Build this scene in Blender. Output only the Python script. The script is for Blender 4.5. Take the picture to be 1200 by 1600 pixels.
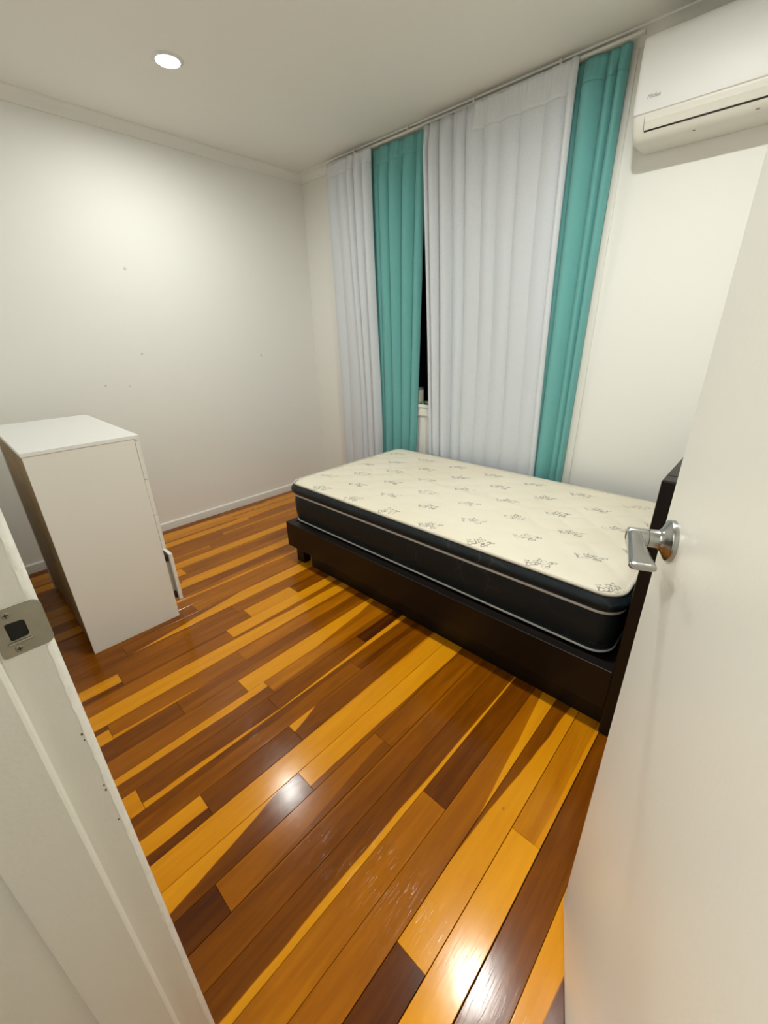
import bpy, bmesh, math, random
from mathutils import Vector, Matrix

for o in list(bpy.data.objects):
    bpy.data.objects.remove(o)
random.seed(7)
scene = bpy.context.scene
COL = scene.collection

# ------------------------------------------------------------------ camera
CAM_H = 1.305
YAW, PITCH, ROLL = 0.7529, 0.4005, 0.0199
F_PX, CX, CY = 644.28, 604.19, 795.82
w = Vector((-math.sin(YAW)*math.cos(PITCH), math.cos(YAW)*math.cos(PITCH), -math.sin(PITCH)))
r = Vector((math.cos(YAW), math.sin(YAW), 0))
d = w.cross(r)
c_, s_ = math.cos(ROLL), math.sin(ROLL)
r2 = c_*r + s_*d
d2 = -s_*r + c_*d
cam_data = bpy.data.cameras.new('camera')
cam = bpy.data.objects.new('camera', cam_data)
COL.objects.link(cam)
cam.matrix_world = Matrix(((r2.x, -d2.x, -w.x, 0), (r2.y, -d2.y, -w.y, 0), (r2.z, -d2.z, -w.z, CAM_H), (0, 0, 0, 1)))
cam_data.sensor_fit = 'VERTICAL'
cam_data.sensor_height = 24.0
cam_data.lens = F_PX/1600*24.0
cam_data.shift_x = -(CX-600)/1600
cam_data.shift_y = (CY-800)/1600
cam_data.clip_start = 0.01
cam_data.clip_end = 60
scene.camera = cam

# ------------------------------------------------------------------ world, exposure
world = bpy.data.worlds.new('night')
scene.world = world
world.use_nodes = True
world.node_tree.nodes['Background'].inputs['Color'].default_value = (0.004, 0.005, 0.008, 1)
world.node_tree.nodes['Background'].inputs['Strength'].default_value = 0.3
scene.view_settings.view_transform = 'Standard'
scene.view_settings.look = 'None'
scene.view_settings.gamma = 1.0
scene.view_settings.use_curve_mapping = False
scene.view_settings.exposure = 0.3
LAMP_STRENGTH = (450.0, 860.0)     # the two room downlights
LAMP_COLOR = (0.985, 1.0, 0.94, 1)
HALL_FILL_STRENGTH = 62.0  # fill from the lamp added in the hall

# ------------------------------------------------------------------ dimensions (metres)
XL, XR = -3.0927, 0.45          # left / right wall faces
YB = 2.425                      # window wall face
YF = 0.014                      # face of the wall with the doorway
ZC = 2.426                      # ceiling
WF = -0.006                     # plaster face of that wall, behind the architraves
JX = -0.515                     # latch jamb face
HX = 0.215                      # hinge jamb face

# ------------------------------------------------------------------ material helpers
def new_mat(name):
    m = bpy.data.materials.new(name)
    m.use_nodes = True
    return m, m.node_tree.nodes, m.node_tree.links, m.node_tree.nodes['Principled BSDF']

def simple(name, col, rough=0.5, metal=0.0, spec=0.5, bump=0.0, bscale=60.0, var=0.0, vscale=4.0, coat=0.0, stretch=None):
    m, N, L, b = new_mat(name)
    b.inputs['Base Color'].default_value = (*col, 1)
    b.inputs['Roughness'].default_value = rough
    b.inputs['Metallic'].default_value = metal
    b.inputs['Specular IOR Level'].default_value = spec
    b.inputs['Coat Weight'].default_value = coat
    tc = N.new('ShaderNodeTexCoord')
    src = tc.outputs['Object']
    if stretch:
        mp = N.new('ShaderNodeMapping')
        mp.inputs['Scale'].default_value = stretch
        L.new(src, mp.inputs['Vector'])
        src = mp.outputs['Vector']
    if var > 0:
        nz = N.new('ShaderNodeTexNoise')
        nz.inputs['Scale'].default_value = vscale
        nz.inputs['Detail'].default_value = 4
        L.new(src, nz.inputs['Vector'])
        mx = N.new('ShaderNodeMix'); mx.data_type = 'RGBA'
        mx.inputs['A'].default_value = (*[c*(1-var) for c in col], 1)
        mx.inputs['B'].default_value = (*[min(1, c*(1+var)) for c in col], 1)
        L.new(nz.outputs['Fac'], mx.inputs['Factor'])
        L.new(mx.outputs['Result'], b.inputs['Base Color'])
    if bump > 0:
        nb = N.new('ShaderNodeTexNoise')
        nb.inputs['Scale'].default_value = bscale
        nb.inputs['Detail'].default_value = 3
        L.new(src, nb.inputs['Vector'])
        bp = N.new('ShaderNodeBump')
        bp.inputs['Strength'].default_value = bump
        bp.inputs['Distance'].default_value = 0.002
        L.new(nb.outputs['Fac'], bp.inputs['Height'])
        L.new(bp.outputs['Normal'], b.inputs['Normal'])
    return m

def math_node(N, L, op, a, b=None, c=None):
    n = N.new('ShaderNodeMath'); n.operation = op
    for i, v in enumerate((a, b, c)):
        if v is None:
            continue
        if isinstance(v, (int, float)):
            n.inputs[i].default_value = v
        else:
            L.new(v, n.inputs[i])
    return n.outputs[0]

def smooth(N, L, v, lo, hi):
    n = N.new('ShaderNodeMapRange'); n.interpolation_type = 'SMOOTHSTEP'
    L.new(v, n.inputs['Value'])
    for k, x in (('From Min', lo), ('From Max', hi)):
        if isinstance(x, (int, float)):
            n.inputs[k].default_value = x
        else:
            L.new(x, n.inputs[k])
    return n.outputs['Result']

def mix_col(N, L, f, a, b):
    mx = N.new('ShaderNodeMix'); mx.data_type = 'RGBA'
    for k, v in (('Factor', f), ('A', a), ('B', b)):
        if isinstance(v, (int, float)):
            mx.inputs[k].default_value = v
        elif isinstance(v, tuple):
            mx.inputs[k].default_value = (*v, 1)
        else:
            L.new(v, mx.inputs[k])
    return mx.outputs['Result']

# wall paint with a few small scuffs and filled nail holes on it
def wall_mat(name, col, spots=()):
    m, N, L, b = new_mat(name)
    b.inputs['Roughness'].default_value = 0.55
    b.inputs['Specular IOR Level'].default_value = 0.3
    tc = N.new('ShaderNodeTexCoord')
    out = None
    for (p, rad) in spots:
        vm = N.new('ShaderNodeVectorMath'); vm.operation = 'DISTANCE'
        L.new(tc.outputs['Object'], vm.inputs[0]); vm.inputs[1].default_value = p
        s = math_node(N, L, 'LESS_THAN', vm.outputs['Value'], rad)
        out = s if out is None else math_node(N, L, 'MAXIMUM', out, s)
    if out is not None:
        f = math_node(N, L, 'MULTIPLY', out, 0.35)
        L.new(mix_col(N, L, f, col, (0.3, 0.25, 0.2)), b.inputs['Base Color'])
    else:
        b.inputs['Base Color'].default_value = (*col, 1)
    nb = N.new('ShaderNodeTexNoise'); nb.inputs['Scale'].default_value = 140
    L.new(tc.outputs['Object'], nb.inputs['Vector'])
    bp = N.new('ShaderNodeBump'); bp.inputs['Strength'].default_value = 0.06; bp.inputs['Distance'].default_value = 0.001
    L.new(nb.outputs['Fac'], bp.inputs['Height']); L.new(bp.outputs['Normal'], b.inputs['Normal'])
    return m

# two-tone hardwood: every board carries its own tones and its sapwood streak
def wood_mat():
    m, N, L, b = new_mat('hardwood_boards')
    def attr(n):
        a = N.new('ShaderNodeAttribute'); a.attribute_type = 'OBJECT'; a.attribute_name = n
        return a.outputs['Fac']
    tone, tone2, side, w0, w1, half = [attr(n) for n in ('tone', 'tone2', 'streak_side', 'streak_a', 'streak_b', 'half_length')]
    tc = N.new('ShaderNodeTexCoord')
    info = N.new('ShaderNodeObjectInfo')
    sp = N.new('ShaderNodeSeparateXYZ'); L.new(tc.outputs['Object'], sp.inputs[0])
    rnd = math_node(N, L, 'MULTIPLY', info.outputs['Random'], 37.0)
    # wiggle of the streak's edge along the board
    cmb = N.new('ShaderNodeCombineXYZ')
    L.new(rnd, cmb.inputs[0]); L.new(math_node(N, L, 'MULTIPLY', sp.outputs[1], 3.2), cmb.inputs[1])
    wz = N.new('ShaderNodeTexNoise'); wz.inputs['Scale'].default_value = 1.0; wz.inputs['Detail'].default_value = 2
    L.new(cmb.outputs[0], wz.inputs['Vector'])
    wig = math_node(N, L, 'MULTIPLY', math_node(N, L, 'SUBTRACT', wz.outputs['Fac'], 0.5), 0.35)
    v = math_node(N, L, 'ADD', math_node(N, L, 'MULTIPLY', math_node(N, L, 'DIVIDE', sp.outputs[1], half), 0.5), 0.5)
    wid = math_node(N, L, 'ADD', w0, math_node(N, L, 'MULTIPLY', math_node(N, L, 'SUBTRACT', w1, w0), v))
    # the wiggle fades out with the streak so that a board without one stays plain
    wid2 = math_node(N, L, 'ADD', wid, math_node(N, L, 'MULTIPLY', wig, math_node(N, L, 'MINIMUM', math_node(N, L, 'MULTIPLY', math_node(N, L, 'MAXIMUM', wid, 0.0), 3.0), 1.0)))
    uu = math_node(N, L, 'ADD', math_node(N, L, 'MULTIPLY', math_node(N, L, 'MULTIPLY', sp.outputs[0], side), 1/0.0842), 0.5)  # 1 at the streak's edge
    dist = math_node(N, L, 'SUBTRACT', math_node(N, L, 'SUBTRACT', 1.0, uu), wid2)       # negative inside the streak
    inside = math_node(N, L, 'SUBTRACT', 1.0, smooth(N, L, dist, -0.03, 0.03))
    tm = math_node(N, L, 'ADD', math_node(N, L, 'MULTIPLY', inside, math_node(N, L, 'SUBTRACT', tone2, tone)), tone)
    # grain
    off = N.new('ShaderNodeVectorMath'); off.operation = 'ADD'
    cr = N.new('ShaderNodeCombineXYZ'); L.new(rnd, cr.inputs[0]); L.new(rnd, cr.inputs[1]); L.new(rnd, cr.inputs[2])
    L.new(tc.outputs['Object'], off.inputs[0]); L.new(cr.outputs[0], off.inputs[1])
    def grain(sx, sy, det):
        mp = N.new('ShaderNodeMapping'); mp.inputs['Scale'].default_value = (sx, sy, 1)
        L.new(off.outputs[0], mp.inputs['Vector'])
        g = N.new('ShaderNodeTexNoise'); g.inputs['Scale'].default_value = 1; g.inputs['Detail'].default_value = det
        g.inputs['Distortion'].default_value = 0.6
        L.new(mp.outputs[0], g.inputs['Vector'])
        return math_node(N, L, 'SUBTRACT', g.outputs['Fac'], 0.5)
    g1 = grain(46, 2.2, 4)
    g2 = grain(16, 3.0, 3)
    g3 = grain(230, 9, 3)
    tm = math_node(N, L, 'ADD', tm, math_node(N, L, 'MULTIPLY', g1, 0.22))
    tm = math_node(N, L, 'ADD', tm, math_node(N, L, 'MULTIPLY', g2, 0.30))
    tm = math_node(N, L, 'ADD', tm, math_node(N, L, 'MULTIPLY', g3, 0.10))
    ramp = N.new('ShaderNodeValToRGB')
    cr_ = ramp.color_ramp
    stops = [(0.0, (0.78, 0.33, 0.008)), (0.2, (0.66, 0.25, 0.004)), (0.45, (0.39, 0.122, 0.002)), (0.65, (0.235, 0.066, 0.0012)), (0.85, (0.115, 0.028, 0.001)), (1.0, (0.050, 0.011, 0.003))]
    while len(cr_.elements) < len(stops):
        cr_.elements.new(0.5)
    for e, (p, c) in zip(cr_.elements, stops):
        e.position = p; e.color = (*c, 1)
    L.new(tm, ramp.inputs[0])
    # small knots
    vo = N.new('ShaderNodeTexVoronoi'); vo.inputs['Scale'].default_value = 1.0
    mp = N.new('ShaderNodeMapping'); mp.inputs['Scale'].default_value = (9, 5, 1)
    L.new(off.outputs[0], mp.inputs['Vector']); L.new(mp.outputs[0], vo.inputs['Vector'])
    kn = math_node(N, L, 'SUBTRACT', 1.0, smooth(N, L, vo.outputs['Distance'], 0.02, 0.05))
    sel = N.new('ShaderNodeSeparateColor'); L.new(vo.outputs['Color'], sel.inputs[0])
    kn = math_node(N, L, 'MULTIPLY', kn, math_node(N, L, 'GREATER_THAN', sel.outputs[0], 0.62))
    col = mix_col(N, L, math_node(N, L, 'MULTIPLY', kn, 0.55), ramp.outputs['Color'], (0.10, 0.03, 0.008))
    L.new(col, b.inputs['Base Color'])
    # gloss: satin polyurethane with fine wear
    rz = N.new('ShaderNodeTexNoise'); rz.inputs['Scale'].default_value = 9; rz.inputs['Detail'].default_value = 5
    geo = N.new('ShaderNodeNewGeometry'); L.new(geo.outputs['Position'], rz.inputs['Vector'])
    mr = N.new('ShaderNodeMapRange'); mr.inputs['To Min'].default_value = 0.14; mr.inputs['To Max'].default_value = 0.19
    L.new(rz.outputs['Fac'], mr.inputs['Value']); L.new(mr.outputs['Result'], b.inputs['Roughness'])
    b.inputs['Specular IOR Level'].default_value = 0.26
    # fine scratches in the varnish
    scr = None
    for ang, fx in ((0.5, 260.0), (-0.35, 300.0), (1.2, 280.0)):
        ms_ = N.new('ShaderNodeMapping'); ms_.inputs['Rotation'].default_value = (0, 0, ang); ms_.inputs['Scale'].default_value = (fx, 14.0, 1.0)
        L.new(geo.outputs['Position'], ms_.inputs['Vector'])
        ns_ = N.new('ShaderNodeTexNoise'); ns_.inputs['Scale'].default_value = 1.0; ns_.inputs['Detail'].default_value = 0
        L.new(ms_.outputs[0], ns_.inputs['Vector'])
        one = smooth(N, L, ns_.outputs['Fac'], 0.72, 0.76)
        scr = one if scr is None else math_node(N, L, 'MAXIMUM', scr, one)
    bz = N.new('ShaderNodeTexNoise'); bz.inputs['Scale'].default_value = 22; bz.inputs['Detail'].default_value = 3
    L.new(geo.outputs['Position'], bz.inputs['Vector'])
    hgt = math_node(N, L, 'ADD', math_node(N, L, 'MULTIPLY', bz.outputs['Fac'], 0.35), math_node(N, L, 'MULTIPLY', scr, 0.13))
    hgt = math_node(N, L, 'ADD', hgt, math_node(N, L, 'MULTIPLY', g3, 0.12))
    bp = N.new('ShaderNodeBump'); bp.inputs['Strength'].default_value = 0.25; bp.inputs['Distance'].default_value = 0.0015
    L.new(hgt, bp.inputs['Height']); L.new(bp.outputs['Normal'], b.inputs['Normal'])
    return m

# cream mattress ticking with printed flower sprigs in a staggered grid
def ticking_mat():
    m, N, L, b = new_mat('flower_ticking')
    b.inputs['Roughness'].default_value = 0.55
    b.inputs['Specular IOR Level'].default_value = 0.35
    tc = N.new('ShaderNodeTexCoord')
    sp = N.new('ShaderNodeSeparateXYZ'); L.new(tc.outputs['Object'], sp.inputs[0])
    DX, DY, X0, Y0 = 0.2525, 0.1575, -0.24, 1.345
    def cell(x0, y0, dy):
        a = math_node(N, L, 'DIVIDE', math_node(N, L, 'SUBTRACT', sp.outputs[0], x0), DX)
        c = math_node(N, L, 'DIVIDE', math_node(N, L, 'SUBTRACT', sp.outputs[1], y0), dy)
        ar = math_node(N, L, 'MULTIPLY', math_node(N, L, 'SUBTRACT', a, math_node(N, L, 'ROUND', a)), DX)
        cr = math_node(N, L, 'MULTIPLY', math_node(N, L, 'SUBTRACT', c, math_node(N, L, 'ROUND', c)), dy)
        return ar, cr
    ink = None
    for (x0, y0) in ((X0, Y0), (X0-DX/2, Y0+DY)):
        ar, cr = cell(x0, y0, 2*DY)
        # rotate the sprig a little
        p = math_node(N, L, 'ADD', math_node(N, L, 'MULTIPLY', ar, 0.87), math_node(N, L, 'MULTIPLY', cr, 0.5))
        q = math_node(N, L, 'SUBTRACT', math_node(N, L, 'MULTIPLY', cr, 0.87), math_node(N, L, 'MULTIPLY', ar, 0.5))
        cv = N.new('ShaderNodeCombineXYZ'); L.new(p, cv.inputs[0]); L.new(q, cv.inputs[1])
        # blossom: petals as a rose curve, plus two leaf sprays
        def ring(cx, cy, k, rad, amp, th, ph):
            dx = math_node(N, L, 'SUBTRACT', p, cx); dy = math_node(N, L, 'SUBTRACT', q, cy)
            rr = math_node(N, L, 'SQRT', math_node(N, L, 'ADD', math_node(N, L, 'MULTIPLY', dx, dx), math_node(N, L, 'MULTIPLY', dy, dy)))
            an = math_node(N, L, 'ARCTAN2', dy, dx)
            tgt = math_node(N, L, 'ADD', rad, math_node(N, L, 'MULTIPLY', math_node(N, L, 'SINE', math_node(N, L, 'ADD', math_node(N, L, 'MULTIPLY', an, k), ph)), amp))
            df = math_node(N, L, 'ABSOLUTE', math_node(N, L, 'SUBTRACT', rr, tgt))
            return math_node(N, L, 'LESS_THAN', df, th)
        parts = [ring(0, 0.006, 5, 0.017, 0.006, 0.0026, 0.4), ring(0.0, 0.006, 3, 0.008, 0.003, 0.0022, 1.0),
                 ring(0.030, -0.010, 2, 0.010, 0.0065, 0.0025, 0.2), ring(-0.031, -0.006, 2, 0.010, 0.0065, 0.0025, 1.4),
                 ring(0.048, -0.002, 2, 0.006, 0.004, 0.0023, 2.0), ring(-0.046, 0.010, 3, 0.006, 0.003, 0.0023, 0.5),
                 ring(0.018, -0.024, 2, 0.008, 0.005, 0.0023, 1.9)]
        for s in parts:
            ink = s if ink is None else math_node(N, L, 'MAXIMUM', ink, s)
    # worn print: breaks up
    nz = N.new('ShaderNodeTexNoise'); nz.inputs['Scale'].default_value = 28; nz.inputs['Detail'].default_value = 3
    L.new(tc.outputs['Object'], nz.inputs['Vector'])
    ink = math_node(N, L, 'MULTIPLY', ink, smooth(N, L, nz.outputs['Fac'], 0.30, 0.55))
    st = N.new('ShaderNodeTexNoise'); st.inputs['Scale'].default_value = 2.2; st.inputs['Detail'].default_value = 3
    L.new(tc.outputs['Object'], st.inputs['Vector'])
    base = mix_col(N, L, smooth(N, L, st.outputs['Fac'], 0.35, 0.7), (0.80, 0.74, 0.615), (0.77, 0.70, 0.56))
    L.new(mix_col(N, L, math_node(N, L, 'MULTIPLY', ink, 0.80), base, (0.14, 0.14, 0.145)), b.inputs['Base Color'])
    # knitted bump
    wv = N.new('ShaderNodeTexNoise'); wv.inputs['Scale'].default_value = 260
    L.new(tc.outputs['Object'], wv.inputs['Vector'])
    bp = N.new('ShaderNodeBump'); bp.inputs['Strength'].default_value = 0.2; bp.inputs['Distance'].default_value = 0.001
    L.new(wv.outputs['Fac'], bp.inputs['Height']); L.new(bp.outputs['Normal'], b.inputs['Normal'])
    return m

# dark woven border with faint swirling stitch lines
def border_mat():
    m, N, L, b = new_mat('navy_border')
    b.inputs['Roughness'].default_value = 0.40
    b.inputs['Specular IOR Level'].default_value = 0.22
    tc = N.new('ShaderNodeTexCoord')
    vo = N.new('ShaderNodeTexVoronoi'); vo.feature = 'DISTANCE_TO_EDGE'; vo.inputs['Scale'].default_value = 11
    nz = N.new('ShaderNodeTexNoise'); nz.inputs['Scale'].default_value = 9; nz.inputs['Detail'].default_value = 2
    L.new(tc.outputs['Object'], nz.inputs['Vector'])
    va = N.new('ShaderNodeVectorMath'); va.operation = 'ADD'
    vs = N.new('ShaderNodeVectorMath'); vs.operation = 'SCALE'; vs.inputs['Scale'].default_value = 0.08
    L.new(nz.outputs['Color'], vs.inputs[0]); L.new(tc.outputs['Object'], va.inputs[0]); L.new(vs.outputs[0], va.inputs[1])
    L.new(va.outputs[0], vo.inputs['Vector'])
    line = math_node(N, L, 'SUBTRACT', 1.0, smooth(N, L, vo.outputs['Distance'], 0.01, 0.05))
    br = smooth(N, L, nz.outputs['Fac'], 0.45, 0.65)
    f = math_node(N, L, 'MULTIPLY', math_node(N, L, 'MULTIPLY', line, br), 0.30)
    L.new(mix_col(N, L, f, (0.0120, 0.0175, 0.0215), (0.07, 0.085, 0.09)), b.inputs['Base Color'])
    bp = N.new('ShaderNodeBump'); bp.inputs['Strength'].default_value = 0.5; bp.inputs['Distance'].default_value = 0.004
    L.new(vo.outputs['Distance'], bp.inputs['Height']); L.new(bp.outputs['Normal'], b.inputs['Normal'])
    return m

# curtain cloth
def cloth_mat(name, col, transl, rough=0.8, thread=420):
    m, N, L, b = new_mat(name)
    b.inputs['Roughness'].default_value = rough
    b.inputs['Specular IOR Level'].default_value = 0.2
    b.inputs['Sheen Weight'].default_value = 0.15
    tc = N.new('ShaderNodeTexCoord')
    mp = N.new('ShaderNodeMapping'); mp.inputs['Scale'].default_value = (thread, 20, thread*0.35)
    L.new(tc.outputs['Object'], mp.inputs['Vector'])
    nz = N.new('ShaderNodeTexNoise'); nz.inputs['Scale'].default_value = 1; nz.inputs['Detail'].default_value = 2
    L.new(mp.outputs[0], nz.inputs['Vector'])
    col_s = mix_col(N, L, nz.outputs['Fac'], tuple(c*0.9 for c in col), tuple(min(1, c*1.08) for c in col))
    L.new(col_s, b.inputs['Base Color'])
    bp = N.new('ShaderNodeBump'); bp.inputs['Strength'].default_value = 0.15; bp.inputs['Distance'].default_value = 0.001
    L.new(nz.outputs['Fac'], bp.inputs['Height']); L.new(bp.outputs['Normal'], b.inputs['Normal'])
    tr = N.new('ShaderNodeBsdfTranslucent'); L.new(col_s, tr.inputs['Color'])
    ms = N.new('ShaderNodeMixShader'); ms.inputs[0].default_value = transl
    out = N['Material Output']
    L.new(b.outputs[0], ms.inputs[1]); L.new(tr.outputs[0], ms.inputs[2]); L.new(ms.outputs[0], out.inputs['Surface'])
    return m

M = {}
M['wall'] = wall_mat('wall_paint', (0.89, 0.885, 0.845), spots=[((XL, 1.033, 1.700), 0.009), ((XL, 1.018, 1.220), 0.007), ((XL, 1.883, 1.174), 0.008), ((XL, 0.767, 1.044), 0.006), ((XL, 0.90, 1.03), 0.004)])
M['wall2'] = wall_mat('wall_paint_plain', (0.89, 0.885, 0.845))
M['ceil'] = simple('ceiling_paint', (0.88, 0.87, 0.82), 0.7, spec=0.2, bump=0.05, bscale=90)
M['trim'] = simple('trim_gloss_paint', (0.88, 0.87, 0.82), 0.35, spec=0.45, bump=0.08, bscale=30)
M['jamb'] = simple('jamb_brushed_paint', (0.84, 0.83, 0.76), 0.40, spec=0.4, bump=0.25, bscale=160)
M['jamb_edge'] = simple('jamb_worn_edge_paint', (0.87, 0.86, 0.80), 0.45, spec=0.4, bump=0.9, bscale=70, var=0.10, vscale=60)
M['chip'] = simple('bare_timber_chip', (0.12, 0.07, 0.03), 0.7)
M['door'] = simple('door_paint', (0.86, 0.845, 0.78), 0.30, spec=0.5, bump=0.10, bscale=120)
M['wood'] = wood_mat()
M['sub'] = simple('subfloor', (0.05, 0.025, 0.012), 0.8, var=0.2)
M['hall_floor'] = simple('hall_boards', (0.22, 0.09, 0.02), 0.3, var=0.4, vscale=6, stretch=(8, 1, 1))
M['chest'] = simple('white_melamine', (0.87, 0.855, 0.785), 0.38, spec=0.4, bump=0.03, bscale=200)
M['chest_top'] = simple('white_melamine_top', (0.88, 0.88, 0.86), 0.22, spec=0.5, bump=0.03, bscale=200)
M['hardboard'] = simple('brown_hardboard', (0.30, 0.19, 0.075), 0.55, var=0.35, vscale=3, stretch=(2, 2, 8), bump=0.2, bscale=80)
M['slide'] = simple('black_slide', (0.02, 0.02, 0.018), 0.5)
M['bed'] = simple('espresso_laminate', (0.0062, 0.0040, 0.0032), 0.42, spec=0.28, bump=0.08, bscale=40, stretch=(2, 30, 30))
M['slat'] = simple('pine_slat', (0.45, 0.30, 0.15), 0.6, var=0.2, stretch=(20, 2, 20))
M['navy'] = border_mat()
M['ticking'] = ticking_mat()
M['piping'] = simple('grey_piping', (0.58, 0.58, 0.58), 0.5, bump=0.3, bscale=300)
M['edge_piping'] = simple('cream_piping', (0.58, 0.54, 0.46), 0.55, bump=0.3, bscale=300)
M['teal'] = cloth_mat('teal_curtain_cloth', (0.17, 0.465, 0.455), 0.04)
M['sheer'] = cloth_mat('white_curtain_cloth', (0.75, 0.785, 0.835), 0.10)
M['heading'] = cloth_mat('white_heading_tape', (0.77, 0.80, 0.845), 0.04)
M['track'] = simple('white_aluminium_track', (0.72, 0.70, 0.64), 0.35, spec=0.5)
M['ac'] = simple('white_plastic', (0.78, 0.78, 0.765), 0.45, spec=0.5)
M['ac2'] = simple('warm_white_plastic', (0.76, 0.74, 0.67), 0.38, spec=0.5)
M['dark'] = simple('dark_slot', (0.03, 0.022, 0.018), 0.6)
M['slot_grey'] = simple('grey_slot', (0.16, 0.15, 0.14), 0.6)
M['letter'] = simple('grey_print', (0.42, 0.42, 0.42), 0.5)
M['chrome'] = simple('brushed_nickel', (0.43, 0.43, 0.415), 0.22, metal=1.0, bump=0.03, bscale=500, stretch=(1, 1, 6))
M['steel'] = simple('dull_steel_plate', (0.34, 0.32, 0.26), 0.45, metal=1.0, var=0.15, vscale=60)
M['black'] = simple('black_hole', (0.01, 0.009, 0.008), 0.8)
M['frame'] = simple('window_frame_paint', (0.72, 0.70, 0.64), 0.4)
M['jar'] = simple('pale_jar_plastic', (0.62, 0.58, 0.47), 0.4)
M['green'] = simple('green_plastic', (0.03, 0.28, 0.12), 0.35)
M['rim'] = simple('dark_jar_rim', (0.10, 0.095, 0.09), 0.4)
def emit_mat(name, col, st):
    m, N, L, b = new_mat(name)
    b.inputs['Base Color'].default_value = (0.9, 0.9, 0.9, 1)
    b.inputs['Emission Color'].default_value = col
    b.inputs['Emission Strength'].default_value = st
    return m
M['lamp0'] = emit_mat('downlight_diffuser', LAMP_COLOR, LAMP_STRENGTH[0])
M['lamp1'] = emit_mat('bright_downlight_diffuser', LAMP_COLOR, LAMP_STRENGTH[1])
M['hall_fill'] = emit_mat('hall_fill_diffuser', LAMP_COLOR, HALL_FILL_STRENGTH)
gm, N_, L_, gb = new_mat('night_glass')
gb.inputs['Base Color'].default_value = (0.004, 0.004, 0.005, 1); gb.inputs['Roughness'].default_value = 0.04
gb.inputs['Transmission Weight'].default_value = 0.0
gb.inputs['Specular IOR Level'].default_value = 0.35
M['glass'] = gm

# ------------------------------------------------------------------ object helpers
def obj(name, bm, mat, parent=None, smooth_angle=None):
    me = bpy.data.meshes.new(name)
    bmesh.ops.recalc_face_normals(bm, faces=bm.faces)
    if smooth_angle is not None:
        for f in bm.faces:
            f.smooth = True
        for e in bm.edges:
            if len(e.link_faces) == 2 and e.calc_face_angle(0) > math.radians(smooth_angle):
                e.smooth = False
    bm.to_mesh(me); bm.free()
    o = bpy.data.objects.new(name, me)
    COL.objects.link(o)
    if mat is not None:
        me.materials.append(M[mat])
    if parent is not None:
        o.parent = parent
    return o

def empty(name, loc=(0, 0, 0)):
    o = bpy.data.objects.new(name, None)
    COL.objects.link(o)
    o.location = loc
    o.empty_display_size = 0.05
    return o

def thing(name, label, cat, group=None):
    # children keep world coordinates: the Empty's inverse is folded in by attach()
    o = empty(name)
    o['label'] = label; o['category'] = cat
    if group:
        o['group'] = group
    return o

def tag(o, label, cat, group=None):
    o['label'] = label; o['category'] = cat
    if group:
        o['group'] = group
    return o

def struct(o, label=None):
    o['kind'] = 'structure'
    if label:
        o['label'] = label
    return o

def add_box(bm, x0, x1, y0, y1, z0, z1, bevel=0.0, seg=2):
    t = bmesh.new()
    vs = [t.verts.new(p) for p in ((x0, y0, z0), (x1, y0, z0), (x1, y1, z0), (x0, y1, z0), (x0, y0, z1), (x1, y0, z1), (x1, y1, z1), (x0, y1, z1))]
    for f in ((0, 3, 2, 1), (4, 5, 6, 7), (0, 1, 5, 4), (1, 2, 6, 5), (2, 3, 7, 6), (3, 0, 4, 7)):
        t.faces.new([vs[i] for i in f])
    if bevel > 0:
        bmesh.ops.bevel(t, geom=list(t.edges), offset=bevel, segments=seg, profile=0.5, affect='EDGES')
    me = bpy.data.meshes.new('tmp'); t.to_mesh(me); t.free()
    bm.from_mesh(me); bpy.data.meshes.remove(me)
    return bm

def box(x0, x1, y0, y1, z0, z1, bevel=0.0, seg=2):
    return add_box(bmesh.new(), x0, x1, y0, y1, z0, z1, bevel, seg)

def prism(profile, axis, a, b):
    """closed 2-D profile extruded along an axis from a to b"""
    bm = bmesh.new()
    def P(u, v, t):
        return {'X': (t, u, v), 'Y': (u, t, v), 'Z': (u, v, t)}[axis]
    A = [bm.verts.new(P(u, v, a)) for u, v in profile]
    B = [bm.verts.new(P(u, v, b)) for u, v in profile]
    n = len(profile)
    for i in range(n):
        j = (i+1) % n
        bm.faces.new((A[i], A[j], B[j], B[i]))
    bm.faces.new(A); bm.faces.new(B[::-1])
    return bm

def loft(loops, close_loop=True, cap0=False, cap1=False):
    bm = bmesh.new()
    V = [[bm.verts.new(p) for p in lp] for lp in loops]
    n = len(V[0])
    for a, b in zip(V[:-1], V[1:]):
        for i in range(n if close_loop else n-1):
            j = (i+1) % n
            bm.faces.new((a[i], a[j], b[j], b[i]))
    if cap0:
        bm.faces.new(V[0])
    if cap1:
        bm.faces.new(V[-1][::-1])
    return bm

def lathe(origin, axis, ref, prof, n=40, cap0=True, cap1=True):
    """profile of (distance along axis, radius)"""
    ax = Vector(axis).normalized(); u = Vector(ref).normalized(); v = ax.cross(u)
    o = Vector(origin)
    loops = [[o + ax*t + (u*math.cos(2*math.pi*i/n) + v*math.sin(2*math.pi*i/n))*rad for i in range(n)] for t, rad in prof]
    return loft(loops, True, cap0, cap1)

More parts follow.
